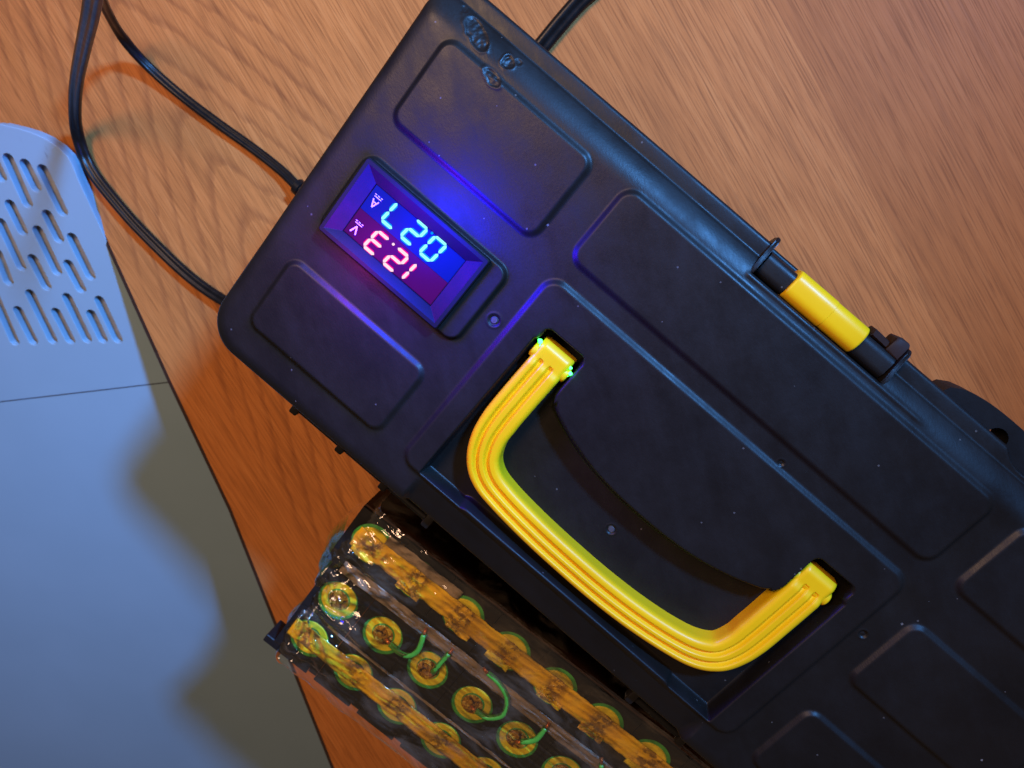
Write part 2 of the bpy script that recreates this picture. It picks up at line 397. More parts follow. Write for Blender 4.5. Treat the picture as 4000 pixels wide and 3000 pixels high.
# latch assembly on the upper long edge
def bar(x, y0, y1, z0, z1, r, ins): return [(x, a, b) for a, b in rr_pts(y0 + ins, y1 - ins, z0 + ins, z1 - ins, r, 8)]
for x0, x1 in ((32.0, 41.9), (67.2, 78.6)):
    lb = bmesh.new(); loft(lb, [bar(x0, 7.9, 15.4, 97, 106.2, 2.4, 0), bar(x1, 7.9, 15.4, 97, 106.2, 2.4, 0)])
    child(bm_link('latch_bracket', lb, M_BLACK, auto=40))
yl = bmesh.new(); loft(yl, [bar(41.7, 7.8, 17.0, 95, 108.0, 3.4, .35), bar(42.0, 7.8, 17.0, 95, 108.0, 3.4, .08), bar(42.4, 7.8, 17.0, 95, 108.0, 3.4, 0), bar(55.4, 7.8, 17.0, 95, 108.0, 3.4, 0), bar(55.5, 7.8, 17.0, 95, 108.0, 3.4, .12),
               bar(66.7, 7.8, 17.0, 95, 108.0, 3.4, .12), bar(67.1, 7.8, 17.0, 95, 108.0, 3.4, .2), bar(67.4, 7.8, 17.0, 95, 108.0, 3.4, .5)])
child(bm_link('latch', yl, M_YELLOW, auto=40))
for x0 in (30.0, 79.0):
    eb = bmesh.new(); prof = [(7.4, 108.6), (9.5, 108.9), (12.5, 107.6), (15.5, 106.6), (18.3, 106.9), (19.6, 105.2), (19.4, 101), (17.5, 96), (8, 96)]
    a = [eb.verts.new((x0, p, z)) for p, z in prof]; b = [eb.verts.new((x0 + 1.3, p, z)) for p, z in prof]
    eb.faces.new(a); eb.faces.new(b[::-1])
    for i in range(len(prof)): j = (i + 1) % len(prof); eb.faces.new((a[i], b[i], b[j], a[j]))
    bmesh.ops.bevel(eb, geom=eb.edges[:], offset=.3, segments=2, affect='EDGES')
    child(bm_link('latch_cheek', eb, M_BLACK, auto=40))
# rough broken moulding tab beside the latch
rb = bmesh.new(); add_box(rb, 68.5, 76.5, 15.5, 18.2, 97, 103.6, .6, 1); add_box(rb, 74.5, 79.0, 15.0, 20.5, 96, 105.2, .8, 2)
for v in rb.verts: v.co += noise.noise_vector(v.co * .9) * .7
child(bm_link('broken_clip', rb, simple('worn_brown_plastic', (.022, .011, .008), .65, spec=.2), auto=40))
# padlock hasp on the body, with its hole
def plate_hole(cx, cy, r, outline, z0, z1, seg=40):
    bm = bmesh.new(); n_ = len(outline)
    ring = [(cx + r * math.cos(2 * math.pi * i / n_), cy + r * math.sin(2 * math.pi * i / n_)) for i in range(n_)]
    ot = [bm.verts.new((*p, z1)) for p in outline]; it = [bm.verts.new((*p, z1)) for p in ring]
    ob = [bm.verts.new((*p, z0)) for p in outline]; ib = [bm.verts.new((*p, z0)) for p in ring]
    for i in range(n_):
        j = (i + 1) % n_
        bm.faces.new((ot[i], ot[j], it[j], it[i])); bm.faces.new((ob[j], ob[i], ib[i], ib[j]))
        bm.faces.new((ot[j], ot[i], ob[i], ob[j])); bm.faces.new((it[i], it[j], ib[j], ib[i]))
    return bm
hc = (116.6, 16.8); nseg = 48; outl = []
for i in range(nseg):
    t = 2 * math.pi * i / nseg; c_, s_ = math.cos(t), math.sin(t)
    r_ = 1 / ((abs(c_) / 21.0) ** 2.4 + (abs(s_) / (6.6 if s_ > 0 else 9)) ** 2.4) ** (1 / 2.4); outl.append((hc[0] + r_ * c_, hc[1] + r_ * s_))
hb = plate_hole(hc[0], hc[1], 3.3, outl, 90, 101.5)
child(bm_link('padlock_hasp', hb, M_SOOT, auto=40))

# hinge along the lower long edge
for hx in (-50.8, -30.3, -10.8, 8.7, 101.1, 123.6, 143):
    kb = bmesh.new(); add_box(kb, hx - 1.5, hx + 1.5, -125.3, -118.5, 96.5, 101.2, .6, 2)
    child(bm_link('hinge_knuckle', kb, M_BLACK, auto=40))
for hx0, hx1 in ((-49.2, -31.9), (-28.7, -12.4), (-9.2, 7.1), (102.7, 122)):
    kb = bmesh.new(); add_cyl(kb, ((hx0 + hx1) / 2, -123.2, 98.6), 1.15, 1.15, hx1 - hx0, 14, 'X'); add_box(kb, hx0, hx1, -122.2, -119.5, 93, 95.0, .3, 1)
    child(bm_link('hinge_pin', kb, M_SOOT, auto=40))

# screws
for cx, cy, z in ((-16.8, -51.7, ZT - .35), (54.9, -80.5, ZT - 6.9)):
    sb = bmesh.new(); add_cyl(sb, (cx, cy, z), 1.25, .9, .5, 20); add_box(sb, cx - .8, cx + .8, cy - .14, cy + .14, z + .15, z + .3); add_box(sb, cx - .14, cx + .14, cy - .8, cy + .8, z + .16, z + .31)
    for v in sb.verts: v.co.z += (v.co.x - cx) * .05
    child(bm_link('screw', sb, simple('dull_screw_metal', (.10, .10, .11), .45, .6), auto=40))

# ---------------------------------------------------------------- handle
def build_handle():
    P = [(4.4, -45.5), (4.4, -54.5), (4.4, -66), (4.6, -75), (5.6, -82.2), (8.6, -88.6), (13.8, -92.7), (22, -94.6), (36, -95.9), (50, -96.4), (64, -96.4), (78, -95.6),
         (91, -93.8), (100.2, -91.3), (105.8, -87.2), (108.3, -81.0), (109, -74), (109.2, -65), (109.3, -54.5), (109.3, -45.0)]
    path = catmull([(a, b, 0) for a, b in P], 22)
    Ls = [0]
    for a, b in zip(path, path[1:]): Ls.append(Ls[-1] + (b - a).length)
    tot = Ls[-1]; NS = 72; rows = []
    for i, p in enumerate(path):
        t = (path[min(i + 1, len(path) - 1)] - path[max(i - 1, 0)]).normalized(); s = Vector((-t.y, t.x, 0))   # s points to the inside of the bend
        L = Ls[i]; edge = min(L, tot - L)
        w_ = 5.9 if edge < 30 else 5.9 - 1.0 * min(1, (edge - 30) / 14)
        w_ += .45 * math.exp(-((edge - 45) / 9) ** 2)
        g = max(0, min(1, (edge - 5.6) / .35)); gw0 = 1.12
        if edge < 5.6 + gw0 and edge > 5.6: gw = math.sqrt(max(0, 1 - ((5.6 + gw0 - edge) / gw0) ** 2)) * gw0
        elif edge <= 5.6: gw = 0
        else: gw = gw0
        blk = 0 if edge > 9 else sstep(np.float64((9 - edge) / 3.0))
        zc = 1.2 - .9 * blk
        if edge < 2.6: zc -= (2.6 - edge) ** 2 * .28
        row = []
        for k in range(NS + 1):
            q = k / NS
            if q < .12: xx, zz = -1, -6.5 + 6.5 * (q / .12) * .9
            elif q > .88: xx, zz = 1, -6.5 + 6.5 * ((1 - q) / .12) * .9
            else:
                xx = -1 + 2 * (q - .12) / .76; zz = 0
            X_ = xx * w_
            if zz == 0:
                d = w_ - abs(X_); rr = 1.9
                z = zc - (rr - math.sqrt(max(0, rr * rr - max(0, rr - d) ** 2)) if d < rr else 0)
                for gc in (-.40 * w_, .25 * w_):
                    if gw > .05:
                        v = abs(X_ - gc) / (gw * 1.12)
                        z -= 1.45 * float(1 - sstep(np.float64(v)))
            else: z = zc + zz - 1.7 * (1)
            if zz != 0: z = max(-7.2, z)
            row.append(p + s * X_ + Vector((0, 0, z)))
        rows.append(row)
    V = []; Fc = []; m = NS + 1
    for r in rows: V += [(v.x, v.y, v.z + ZT) for v in r]
    for i in range(len(rows) - 1):
        for k in range(NS): a = i * m + k; Fc.append((a, a + 1, a + m + 1, a + m))
        Fc.append((i * m + NS, i * m, (i + 1) * m, (i + 1) * m + NS))
    Fc.append(tuple(range(m))); Fc.append(tuple((len(rows) - 1) * m + k for k in range(m))[::-1])
    o = link('handle', V, Fc, M_YELLOW)
    bm = bmesh.new(); bm.from_mesh(o.data); bmesh.ops.recalc_face_normals(bm, faces=bm.faces[:]); bm.to_mesh(o.data); bm.free()
    o.data.set_sharp_from_angle(angle=math.radians(50)); return child(o)
handle = build_handle()
for cx in (4.4, 109.3):
    pb = bmesh.new(); add_cyl(pb, (cx, -50.7, ZT - 2.6), 2.55, 2.55, 13.9, 28, 'X', .7)
    child(bm_link('handle_pivot', pb, M_YELLOW, auto=40))
# green charge lights glinting beside the handle pivot
M_GREEN = simple('green_led', (.05, .5, .2), .3, emit=(.05, 1.0, .10), estr=6)
for cx, cy, r in ((-2.0, -47.5, .8), (-1.1, -48.4, .5), (10.3, -47.6, .55), (11.4, -49.0, .65), (10.9, -50.1, .5)):
    gb = bmesh.new(); bmesh.ops.create_icosphere(gb, subdivisions=2, radius=r)
    for v in gb.verts: v.co = v.co * (1 + .5 * noise.noise(v.co * 2 + Vector((cx, cy, 0)))) + Vector((cx, cy, ZT - .9))
    child(bm_link('green_indicator', gb, M_GREEN, smooth=True))
for cx, cy in ((-2.4, -46.6), (11.9, -48.6)): point('green_led_glow', (cx, cy, ZT + 2.6), .00018, (.02, 1, .2), .6)

# ---------------------------------------------------------------- panel meter
meter_b = bmesh.new(); ox0, ox1, oy0, oy1 = -75.6, -28.3, -64.8, -37.9; wx0, wx1, wy0, wy1 = -69.9, -34.4, -61.0, -43.0
def rect(x0, x1, y0, y1, z, r): return [(a, b, z) for a, b in rr_pts(x0, x1, y0, y1, r, 3)]
loft(meter_b, [rect(ox0, ox1, oy0, oy1, 110.5, .8), rect(ox0, ox1, oy0, oy1, 114.2, .8), rect(ox0 + .35, ox1 - .35, oy0 + .35, oy1 - .35, 114.6, .7),
               rect(ox0 + 1.5, ox1 - 1.5, oy0 + 1.5, oy1 - 1.5, 114.6, .2), rect(ox0 + 1.8, ox1 - 1.8, oy0 + 1.8, oy1 - 1.8, 114.3, .1), rect(wx0, wx1, wy0, wy1, 111.6, .1), rect(wx0, wx1, wy0, wy1, 111.0, .1)])
meter = child(bm_link('panel_meter', meter_b, M_BEZEL, auto=25))
meter['label'] = 'black digital volt and ammeter with blue and red lit digits upside down'
def sub(o): o.parent = meter; return o     # meter has identity world transform offsets through box
def under_meter(o):
    o.parent = meter; o.matrix_parent_inverse = (Matrix.Translation(box.location) @ Matrix.Translation(-box.location)); return o
wm = NT('dark_display_glass'); wm.b.inputs['Base Color'].default_value = (.004, .004, .007, 1); wm.b.inputs['Roughness'].default_value = .3; wm.b.inputs['Specular IOR Level'].default_value = .15
def flat(x0, x1, y0, y1, z0, z1): b_ = bmesh.new(); add_box(b_, x0, x1, y0, y1, z0, z1, .15, 1); return b_
under_meter(bm_link('display_window', flat(wx0 + .05, wx1 - .05, wy0 + .05, wy1 - .05, 110.4, 111.25), wm.m))
def body_mat(name, e, s):
    a = NT(name); v = a.pos(); a.b.inputs['Base Color'].default_value = (.002, .002, .004, 1); a.b.inputs['Specular IOR Level'].default_value = .05; a.b.inputs['Roughness'].default_value = .35
    a.b.inputs['Emission Color'].default_value = (*e, 1); a.b.inputs['Emission Strength'].default_value = s; return a.m
under_meter(bm_link('blue_digit_block', flat(wx0 + .3, wx1 - .3, -51.9, wy1 - .3, 111.0, 111.42), body_mat('blue_lit_resin', (.0, .02, 1.0), .5)))
under_meter(bm_link('red_digit_block', flat(wx0 + .3, wx1 - .3, wy0 + .3, -52.0, 111.0, 111.42), body_mat('red_lit_resin', (.50, .0, .62), .15)))
SEG = {'a': (0, 1, 0), 'g': (0, 0, 0), 'd': (0, -1, 0), 'f': (-1, .5, 1), 'b': (1, .5, 1), 'e': (-1, -.5, 1), 'c': (1, -.5, 1)}
DIG = {'0': 'abcdef', '1': 'bc', '2': 'abged', '3': 'abgcd', '7': 'abc', '7s': 'abc'}
def seg_mesh(kind, cx, cy, hw, hh, th, z0, z1, slant=.13):
    sx, sy, vert = SEG[kind]; L = (hh if vert else 2 * hw) - .16; t = th / 2; L2 = L / 2
    pts = [(-L2, 0), (-L2 + t, t), (L2 - t, t), (L2, 0), (L2 - t, -t), (-L2 + t, -t)]
    bm = bmesh.new(); lo, hi = [], []
    for (a, b) in pts:
        u, v = (b, a) if vert else (a, b)
        u += sx * hw; v += sy * hh; u += v * slant
        X_, Y_ = cx - u, cy - v                      # the meter is mounted upside down to the camera
        lo.append(bm.verts.new((X_, Y_, z0))); hi.append(bm.verts.new((X_, Y_, z1)))
    bm.faces.new(lo); bm.faces.new(hi[::-1])
    for i in range(6): j = (i + 1) % 6; bm.faces.new((lo[i], lo[j], hi[j], hi[i]))
    return bm
EM = {}
for nm, c, s in (('cyan_segment_light', (.30, 1.0, 1.0), 1.25), ('blue_segment_rim', (.0, .33, 1.0), 1.0), ('white_segment_light', (1.0, .62, .72), 1.3), ('red_segment_rim', (1.0, .0, .36), 1.0)):
    a = NT(nm); a.b.inputs['Base Color'].default_value = (0, 0, 0, 1); a.b.inputs['Specular IOR Level'].default_value = 0; a.b.inputs['Emission Color'].default_value = (*c, 1); a.b.inputs['Emission Strength'].default_value = s; EM[nm] = a.m
for row, cy, digs, core, rim in ((0, -46.9, (('0', -44.5), ('2', -52.0), ('7', -59.6)), 'cyan_segment_light', 'blue_segment_rim'),
                                 (1, -57.0, (('1', -43.9), ('2', -51.5), ('3', -59.3)), 'white_segment_light', 'red_segment_rim')):
    hh = 3.55 if row == 0 else 3.3
    for dg, cx in digs:
        for k in DIG[dg]:
            o = under_meter(bm_link('segment_rim', seg_mesh(k, cx, cy, 2.15, hh, 1.75, 111.43, 111.50), EM[rim]))
            c_ = bm_link('digit_segment', seg_mesh(k, cx, cy, 2.15, hh, .98, 111.51, 111.62), EM[core]); under_meter(c_)
    dx, dy = (-47.6, cy + hh - .1) if row == 0 else (-54.9, cy + hh - .1)
    db = bmesh.new(); add_cyl(db, (dx, dy, 111.5), .42, .42, .25, 16); under_meter(bm_link('decimal_point', db, EM[core if row else rim]))
M_PRINT = simple('grey_white_print', (.36, .36, .42), .6)
def stroke(bm, p, q, t, z0=111.43, z1=111.50):
    p, q = Vector(p), Vector(q); d = (q - p).normalized(); s_ = Vector((-d.y, d.x)) * t / 2
    lo = [bm.verts.new((a.x, a.y, z0)) for a in (p - s_, q - s_, q + s_, p + s_)]; hi = [bm.verts.new((a.x, a.y, z1)) for a in (p - s_, q - s_, q + s_, p + s_)]
    bm.faces.new(lo[::-1]); bm.faces.new(hi)
    for i in range(4): j = (i + 1) % 4; bm.faces.new((lo[i], lo[j], hi[j], hi[i]))
def mark(cx, cy, letter):
    bm = bmesh.new(); R = lambda u, v: (cx - u, cy - v)
    if letter == 'A':
        stroke(bm, R(-1.0, -1.25), R(0, 1.25), .45); stroke(bm, R(1.0, -1.25), R(0, 1.25), .45, 111.431, 111.505); stroke(bm, R(-.6, -.45), R(.6, -.45), .38, 111.432, 111.51)
    else:
        stroke(bm, R(-1.0, 1.25), R(0, -1.25), .45); stroke(bm, R(1.0, 1.25), R(0, -1.25), .45, 111.431, 111.505)
    stroke(bm, R(-1.3, -2.05), R(1.3, -2.05), .28)
    for u in (-1.1, 0, 1.1): stroke(bm, R(u - .33, -2.65), R(u + .33, -2.65), .28)
    return under_meter(bm_link('unit_mark', bm, M_PRINT))
mark(-66.9, -48.2, 'A'); mark(-67.0, -58.2, 'V')

# ---------------------------------------------------------------- cords
M_CORD = simple('black_rubber', (.006, .006, .006), .34, var=.25, bump=.15, spec=.28)
def fig8(r, gap=.86, seg=14):
    out = []
    for s_, a0, a1 in ((1, -128, 128), (-1, 52, 308)):
        for i in range(seg + 1):
            t = math.radians(a0 + (a1 - a0) * i / seg); out.append((s_ * r * gap + r * math.cos(t), r * math.sin(t)))
    return out
def tag(o, label, cat, group=None):
    o['label'] = label; o['category'] = cat
    if group: o['group'] = group
    return o
def P3(l): return [at(x, y, z) for x, y, z in l]
c1 = empty('power_cord', 'thin black two-core cord crossing the wood to a grommet beside the lit meter', 'cord', at(1000, 560, 0))
def put(o, e): o.parent = e; o.matrix_parent_inverse = Matrix.Translation(-e.location); return o
pts = catmull(P3([(372, -90, 70), (398, -10, 48), (424, 54, 34), (482, 150, 16), (572, 253, 6), (693, 361, 2.4), (843, 476, 2), (994, 584, 2), (1100, 668, 3), (1168, 735, 5), (1260, 815, 7)]))
put(sweep('cord_jacket', pts, fig8(1.25), M_CORD, twist=lambda t: .55 + .25 * math.sin(6 * t)), c1)
g0 = at(1158, 724, 5); g1 = at(1215, 775, 6); d = (g1 - g0).normalized()
gp = [g0 + d * t for t in (0, .4, 3, 3.4, 14)]
bm = bmesh.new(); up = Vector((0, 0, 1)); s_ = d.cross(up).normalized(); q_ = s_.cross(d)
loft(bm, [[p + s_ * r * math.cos(a) + q_ * r * math.sin(a) for a in [2 * math.pi * i / 20 for i in range(20)]] for p, r in zip(gp, (3.2, 3.8, 3.9, 3.0, 2.9))])
put(bm_link('grommet', bm, M_CORD, auto=40), c1)
pts = catmull(P3([(385, -160, 150), (368, -40, 125), (352, 60, 104), (326, 180, 74), (302, 300, 44), (293, 400, 24), (298, 500, 9), (326, 600, 4), (370, 685, 3), (440, 775, 3), (520, 868, 3), (610, 960, 3), (693, 1040, 3), (770, 1105, 3.5), (850, 1160, 4.5), (940, 1210, 7), (1060, 1260, 10)]))
c2 = tag(sweep('power_cord', pts, fig8(1.52), M_CORD, twist=lambda t: .9 - .9 * t), 'thick black two-core cord bending past the vented case and running under the toolbox corner', 'cord')
pts = catmull(P3([(2420, -160, 4), (2345, -70, 3.2), (2270, 0, 3), (2195, 84, 3), (2125, 169, 3), (2060, 250, 3), (1990, 340, 3), (1900, 430, 3)]))
c3 = tag(sweep('power_cord', pts, fig8(1.95), M_CORD, twist=lambda t: .5), 'short length of black cord coming out behind the long upper edge of the toolbox', 'cord')

# ---------------------------------------------------------------- vented case
dev = empty('vented_case', 'pale vented plastic case with staggered slots, lying beside the thick cord', 'case')
dev.matrix_world = Matrix(((CE3.x, CF.x, CN.x, C0.x * S), (CE3.y, CF.y, CN.y, C0.y * S), (CE3.z, CF.z, CN.z, C0.z * S), (0, 0, 0, 1)))
def putd(o): o.parent = dev; return o
ZD = 0.0
outl = [atd(*proj(x, y, 20)) for x, y in ((-300, -180.5), (-256.0, -154.8), (-247, -150.2), (-241.0, -147.6), (-234, -145.4), (-227, -144.5), (-221, -145.0), (-216.5, -146.9), (-212.5, -149.6))]
outl += [atd(a * 1.80835, b * 1.80835) for a, b in ((370, 825), (500, 1100), (722, 1659))]
outl[0] = (outl[1][0] - 150 * .35, outl[1][1] - 150)
outl += [(outl[-1][0] + 130, outl[-1][1] + (outl[-1][1] - outl[-2][1])), (outl[-1][0] + 130, -420), (-100, -420)]
slots = [((30, 275), (160, 570)), ((120, 305), (208, 485)), ((215, 335), (350, 615)), ((40, 525), (135, 720)), ((190, 665), (320, 935)), ((240, 580), (330, 760)), ((375, 705), (500, 960)),
         ((162, 820), (262, 1015)), ((355, 850), (450, 1030)), ((150, 1010), (295, 1305)), ((85, 1100), (190, 1310)), ((290, 1110), (390, 1305)), ((350, 1030), (480, 1300)), ((480, 1120), (565, 1300)),
         ((525, 1045), (645, 1300)), ((-8, 625), (125, 910)), ((-25, 790), (55, 990)), ((-45, 1010), (88, 1312)), ((-70, 240), (20, 430)), ((-110, 520), (-40, 700)), ((-130, 800), (-60, 1000)), ((-120, 1110), (-30, 1310))]
cu = bpy.data.curves.new('top', 'CURVE'); cu.dimensions = '2D'; cu.fill_mode = 'BOTH'
def spline(pts):
    sp = cu.splines.new('POLY'); sp.points.add(len(pts) - 1)
    for p, q in zip(sp.points, pts): p.co = (q[0] * S, q[1] * S, 0, 1)
    sp.use_cyclic_u = True
inner_o = outl
spline(inner_o)
seam_a, seam_b = Vector((*atd(0, 868 * 1.80835), 0)), Vector((*atd(370 * 1.80835, 825 * 1.80835), 0))
for a, b in slots:
    a = Vector((*atd(a[0] * .7236, 400 + a[1] * .7236), 0)); b = Vector((*atd(b[0] * .7236, 400 + b[1] * .7236), 0))
    d = (b - a).normalized(); s_ = Vector((-d.y, d.x, 0)); r = 2.95; a = a + d * (r - .3); b = b - d * (r - .3); pl = []
    for i in range(9): t = math.pi * i / 8; pl.append(b + s_ * r * math.cos(t) * -1 + d * r * math.sin(t))
    for i in range(9): t = math.pi * i / 8; pl.append(a + s_ * r * math.cos(t) - d * r * math.sin(t))
    spline([(p.x, p.y) for p in pl])
cu.extrude = 1.6 * S; cu.bevel_depth = .32 * S; cu.bevel_resolution = 3; cu.offset = -.45 * S * 0
co = bpy.data.objects.new('tmp', cu); COL.objects.link(co)
dg = bpy.context.evaluated_depsgraph_get(); me = bpy.data.meshes.new_from_object(co.evaluated_get(dg)); bpy.data.objects.remove(co)
def dev_mat(name='pale_case_plastic', k=1.0):
    a = NT(name); v = a.pos(); nz = a.noise(v, 12, 5)
    col = a.ramp(nz, [(.3, (.235 * k, .35 * k, .425 * k)), (.7, (.255 * k, .375 * k, .455 * k))])
    sm = a.ramp(a.noise(a.pos((1, 5, 1), math.radians(12)), 60, 5, .7), [(.60, (0, 0, 0)), (.68, (1, 1, 1))])
    loc = (C0 + CE3 * atd(190, 590)[0] + CF * atd(190, 590)[1]) * S
    g = a.n('ShaderNodeVectorMath'); g.operation = 'DISTANCE'; tc = a.n('ShaderNodeNewGeometry'); a.l(tc.outputs['Position'], g.inputs[0]); g.inputs[1].default_value = loc
    mk = a.math('MULTIPLY', a.math('MULTIPLY', sm, a.ramp(g.outputs['Value'], [(.004, (1, 1, 1)), (.013, (0, 0, 0))])), .7)
    col = a.mix(mk, col, (.05, .05, .07))
    a.l(col, a.b.inputs['Base Color']); a.b.inputs['Roughness'].default_value = .5
    a.l(a.bump(a.noise(v, 1400, 3), .25, .00012), a.b.inputs['Normal']); return a.m
M_DEV = dev_mat()
me.materials.clear(); me.materials.append(M_DEV)
me.polygons.foreach_set('use_smooth', [True] * len(me.polygons)); me.set_sharp_from_angle(angle=math.radians(35))
top = bpy.data.objects.new('vented_cover', me); COL.objects.link(top); top.location = (0, 0, (ZD - 1.92) * S); putd(top)
# walls and floor of the case
def offset(poly, d):
    out = []; n_ = len(poly)
    for i in range(n_):
        a, b, c = Vector(poly[i - 1]), Vector(poly[i]), Vector(poly[(i + 1) % n_])
        n1 = Vector(((b - a).y, -(b - a).x)).normalized(); n2 = Vector(((c - b).y, -(c - b).x)).normalized()
        m_ = (n1 + n2).normalized(); out.append(b + m_ * d / max(.5, m_.dot(n1)))
    return out
area2 = sum(outl[i][0] * outl[(i + 1) % len(outl)][1] - outl[(i + 1) % len(outl)][0] * outl[i][1] for i in range(len(outl)))
sg = -1 if area2 > 0 else 1
wb = bmesh.new()
loft(wb, [[(*p, z) for p in offset(outl, sg * dd)] for z, dd in ((-9.4, 2.6), (-9.0, 1.8), (ZD - 7.5, 1.4), (ZD - 7.3, 1.4))])
putd(bm_link('case_base', wb, dev_mat('case_base_plastic', .75), auto=40))
fl = bmesh.new(); loft(fl, [[(*p, z) for p in offset(outl, sg * 3)] for z in (ZD - 5.6, ZD - 4.6)])
putd(bm_link('slot_floor', fl, simple('beige_inner_plastic', (.33, .34, .32), .6)))
sw = bmesh.new()
o1 = offset(outl, sg * .5); o2 = offset(outl, sg * 2.2)
ra = [[(*p, z) for p in pl] for pl, z in ((o1, ZD - 3.6), (o1, ZD - 7.3), (o2, ZD - 7.3), (o2, ZD - 3.6))]
loft(sw, ra, False, False)
putd(bm_link('case_wall', sw, M_DEV))
# seam between vent panel and cover: a thin raised lip with a groove either side
sd = (seam_b - seam_a).normalized(); sn = Vector((-sd.y, sd.x, 0)); sb = bmesh.new(); A_ = seam_a - sd * 90; B_ = seam_b - sd * .4
for off, wd, z1 in ((0, .32, ZD + .06),):
    vs = []
    for pnt in (A_, B_):
        for u_ in (-wd, wd):
            for zz in (ZD - .8, z1): vs.append(sb.verts.new((pnt.x + sn.x * (off + u_), pnt.y + sn.y * (off + u_), zz)))
    for f_ in ((0, 1, 3, 2), (4, 6, 7, 5), (0, 4, 5, 1), (2, 3, 7, 6), (1, 5, 7, 3), (0, 2, 6, 4)): sb.faces.new([vs[i] for i in f_])
putd(bm_link('seam_gasket', sb, simple('dark_seam', (.03, .035, .05), .6)))

# ---------------------------------------------------------------- battery pack
BR = math.radians(3.3)
bat = empty('battery_pack', 'film-wrapped battery pack with rows of cells under amber strips beside the toolbox', 'battery pack', (-1, -161.5, 0), BR)
def bch(o): o.parent = bat; return o
PIT = 22.8; ROWS = (0.0, -29.8, -52.6); UOFF = (0.0, 3.0, 3.0)
M_CAN = simple('green_cell_wrap', (.07, .42, .07), .38, var=.2); M_RING = simple('yellow_insulator_paper', (.97, .74, .02), .5, var=.12)
M_SPACER = simple('black_spacer_plastic', (.010, .009, .009), .45, bump=.2, spec=.3)
def amber_mat(off=0.0):
    a = NT('amber_tape_over_nickel'); v = a.pos()
    nz = a.noise(v, 90, 2, .5, .4); n2 = a.noise(v, 40, 4, .6)
    col = a.ramp(nz, [(.25, (.88, .50, .010)), (.5, (1.0, .62, .012)), (.8, (1.0, .78, .04))])
    sx = a.n('ShaderNodeSeparateXYZ'); a.l(a.pos(), sx.inputs[0])
    cd = a.math('ABSOLUTE', a.math('SUBTRACT', a.math('FRACT', a.math('DIVIDE', a.math('ADD', sx.outputs[0], off * S + PIT * S * 20.5), PIT * S)), .5))
    near = a.ramp(a.math('ADD', cd, a.math('MULTIPLY', a.math('SUBTRACT', n2, .5), .25)), [(.13, (1, 1, 1)), (.24, (0, 0, 0))])
    dk = a.ramp(a.noise(a.pos(), 380, 3, .6, .2), [(.44, (1, 1, 1)), (.56, (0, 0, 0))])
    col = a.mix(a.math('MULTIPLY', a.math('MULTIPLY', near, dk), .75), col, (.12, .045, .004))
    col = a.mix(a.ramp(n2, [(.54, (0, 0, 0)), (.7, (.55, .55, .55))]), col, (.42, .17, .008))
    a.l(col, a.b.inputs['Base Color']); a.b.inputs['Roughness'].default_value = .28; a.b.inputs['Metallic'].default_value = .0
    a.b.inputs['Coat Weight'].default_value = .9; a.b.inputs['Coat Roughness'].default_value = .12
    a.l(a.bump(a.math('ADD', a.math('MULTIPLY', nz, .25), a.math('MULTIPLY', near, dk)), .5, .0008), a.b.inputs['Normal']); return a.m
M_AMBER = amber_mat()
def weld_mat():
    a = NT('welded_nickel_end'); v = a.pos(); nz = a.noise(v, 420, 4, .7, .8)
    a.l(a.ramp(nz, [(.36, (.05, .02, .004)), (.48, (.50, .24, .014)), (.6, (.95, .62, .08))]), a.b.inputs['Base Color'])
    a.b.inputs['Roughness'].default_value = .25; a.b.inputs['Metallic'].default_value = .2
    a.l(a.bump(nz, 1, .0016), a.b.inputs['Normal']); return a.m
M_WELD = weld_mat()
def ring_mesh(name, ro, ri, z0, z1, mat, seg=36, a0=0, a1=360):
    bm = bmesh.new(); full = a1 - a0 >= 360; N = seg if full else seg + 1; q = []
    for i in range(N):
        t = math.radians(a0 + (a1 - a0) * i / seg); c_, s_ = math.cos(t), math.sin(t)
        q.append([bm.verts.new((r * c_, r * s_, z)) for r, z in ((ri, z0), (ro, z0), (ro, z1 - .25), (ro - .25, z1), (ri, z1))])
    for i in range(seg):
        a, b = q[i], q[(i + 1) % N]
        for k in range(5): l_ = (k + 1) % 5; bm.faces.new((a[k], a[l_], b[l_], b[k]))
    if not full: bm.faces.new(q[0][::-1]); bm.faces.new(q[-1])
    return bm_link(name, bm, mat, auto=40)
def place(o, parent, x, y, z, rz=0):
    o.parent = parent; o.location = Vector((x, y, z)) * S; o.rotation_euler = (0, 0, rz); return o
# one cell: can with sloped shoulder > insulator ring > terminal
cb = bmesh.new()
cir = lambda r, z, s=32: [(r * math.cos(2 * math.pi * i / s), r * math.sin(2 * math.pi * i / s), z) for i in range(s)]
loft(cb, [cir(10.4, 2), cir(10.4, 70.2), cir(10.1, 71.2), cir(8.2, 72.1), cir(6.6, 71.9)])
cell0 = bm_link('cell', cb, M_CAN, auto=40)
ring0 = ring_mesh('insulator_ring', 7.6, 4.9, 71.2, 72.3, M_RING)
tbm = bmesh.new(); loft(tbm, [cir(4.4, 71.2), cir(4.4, 71.9), cir(3.8, 72.3), cir(1.8, 72.5)])
term0 = bm_link('terminal', tbm, M_WELD, auto=50)
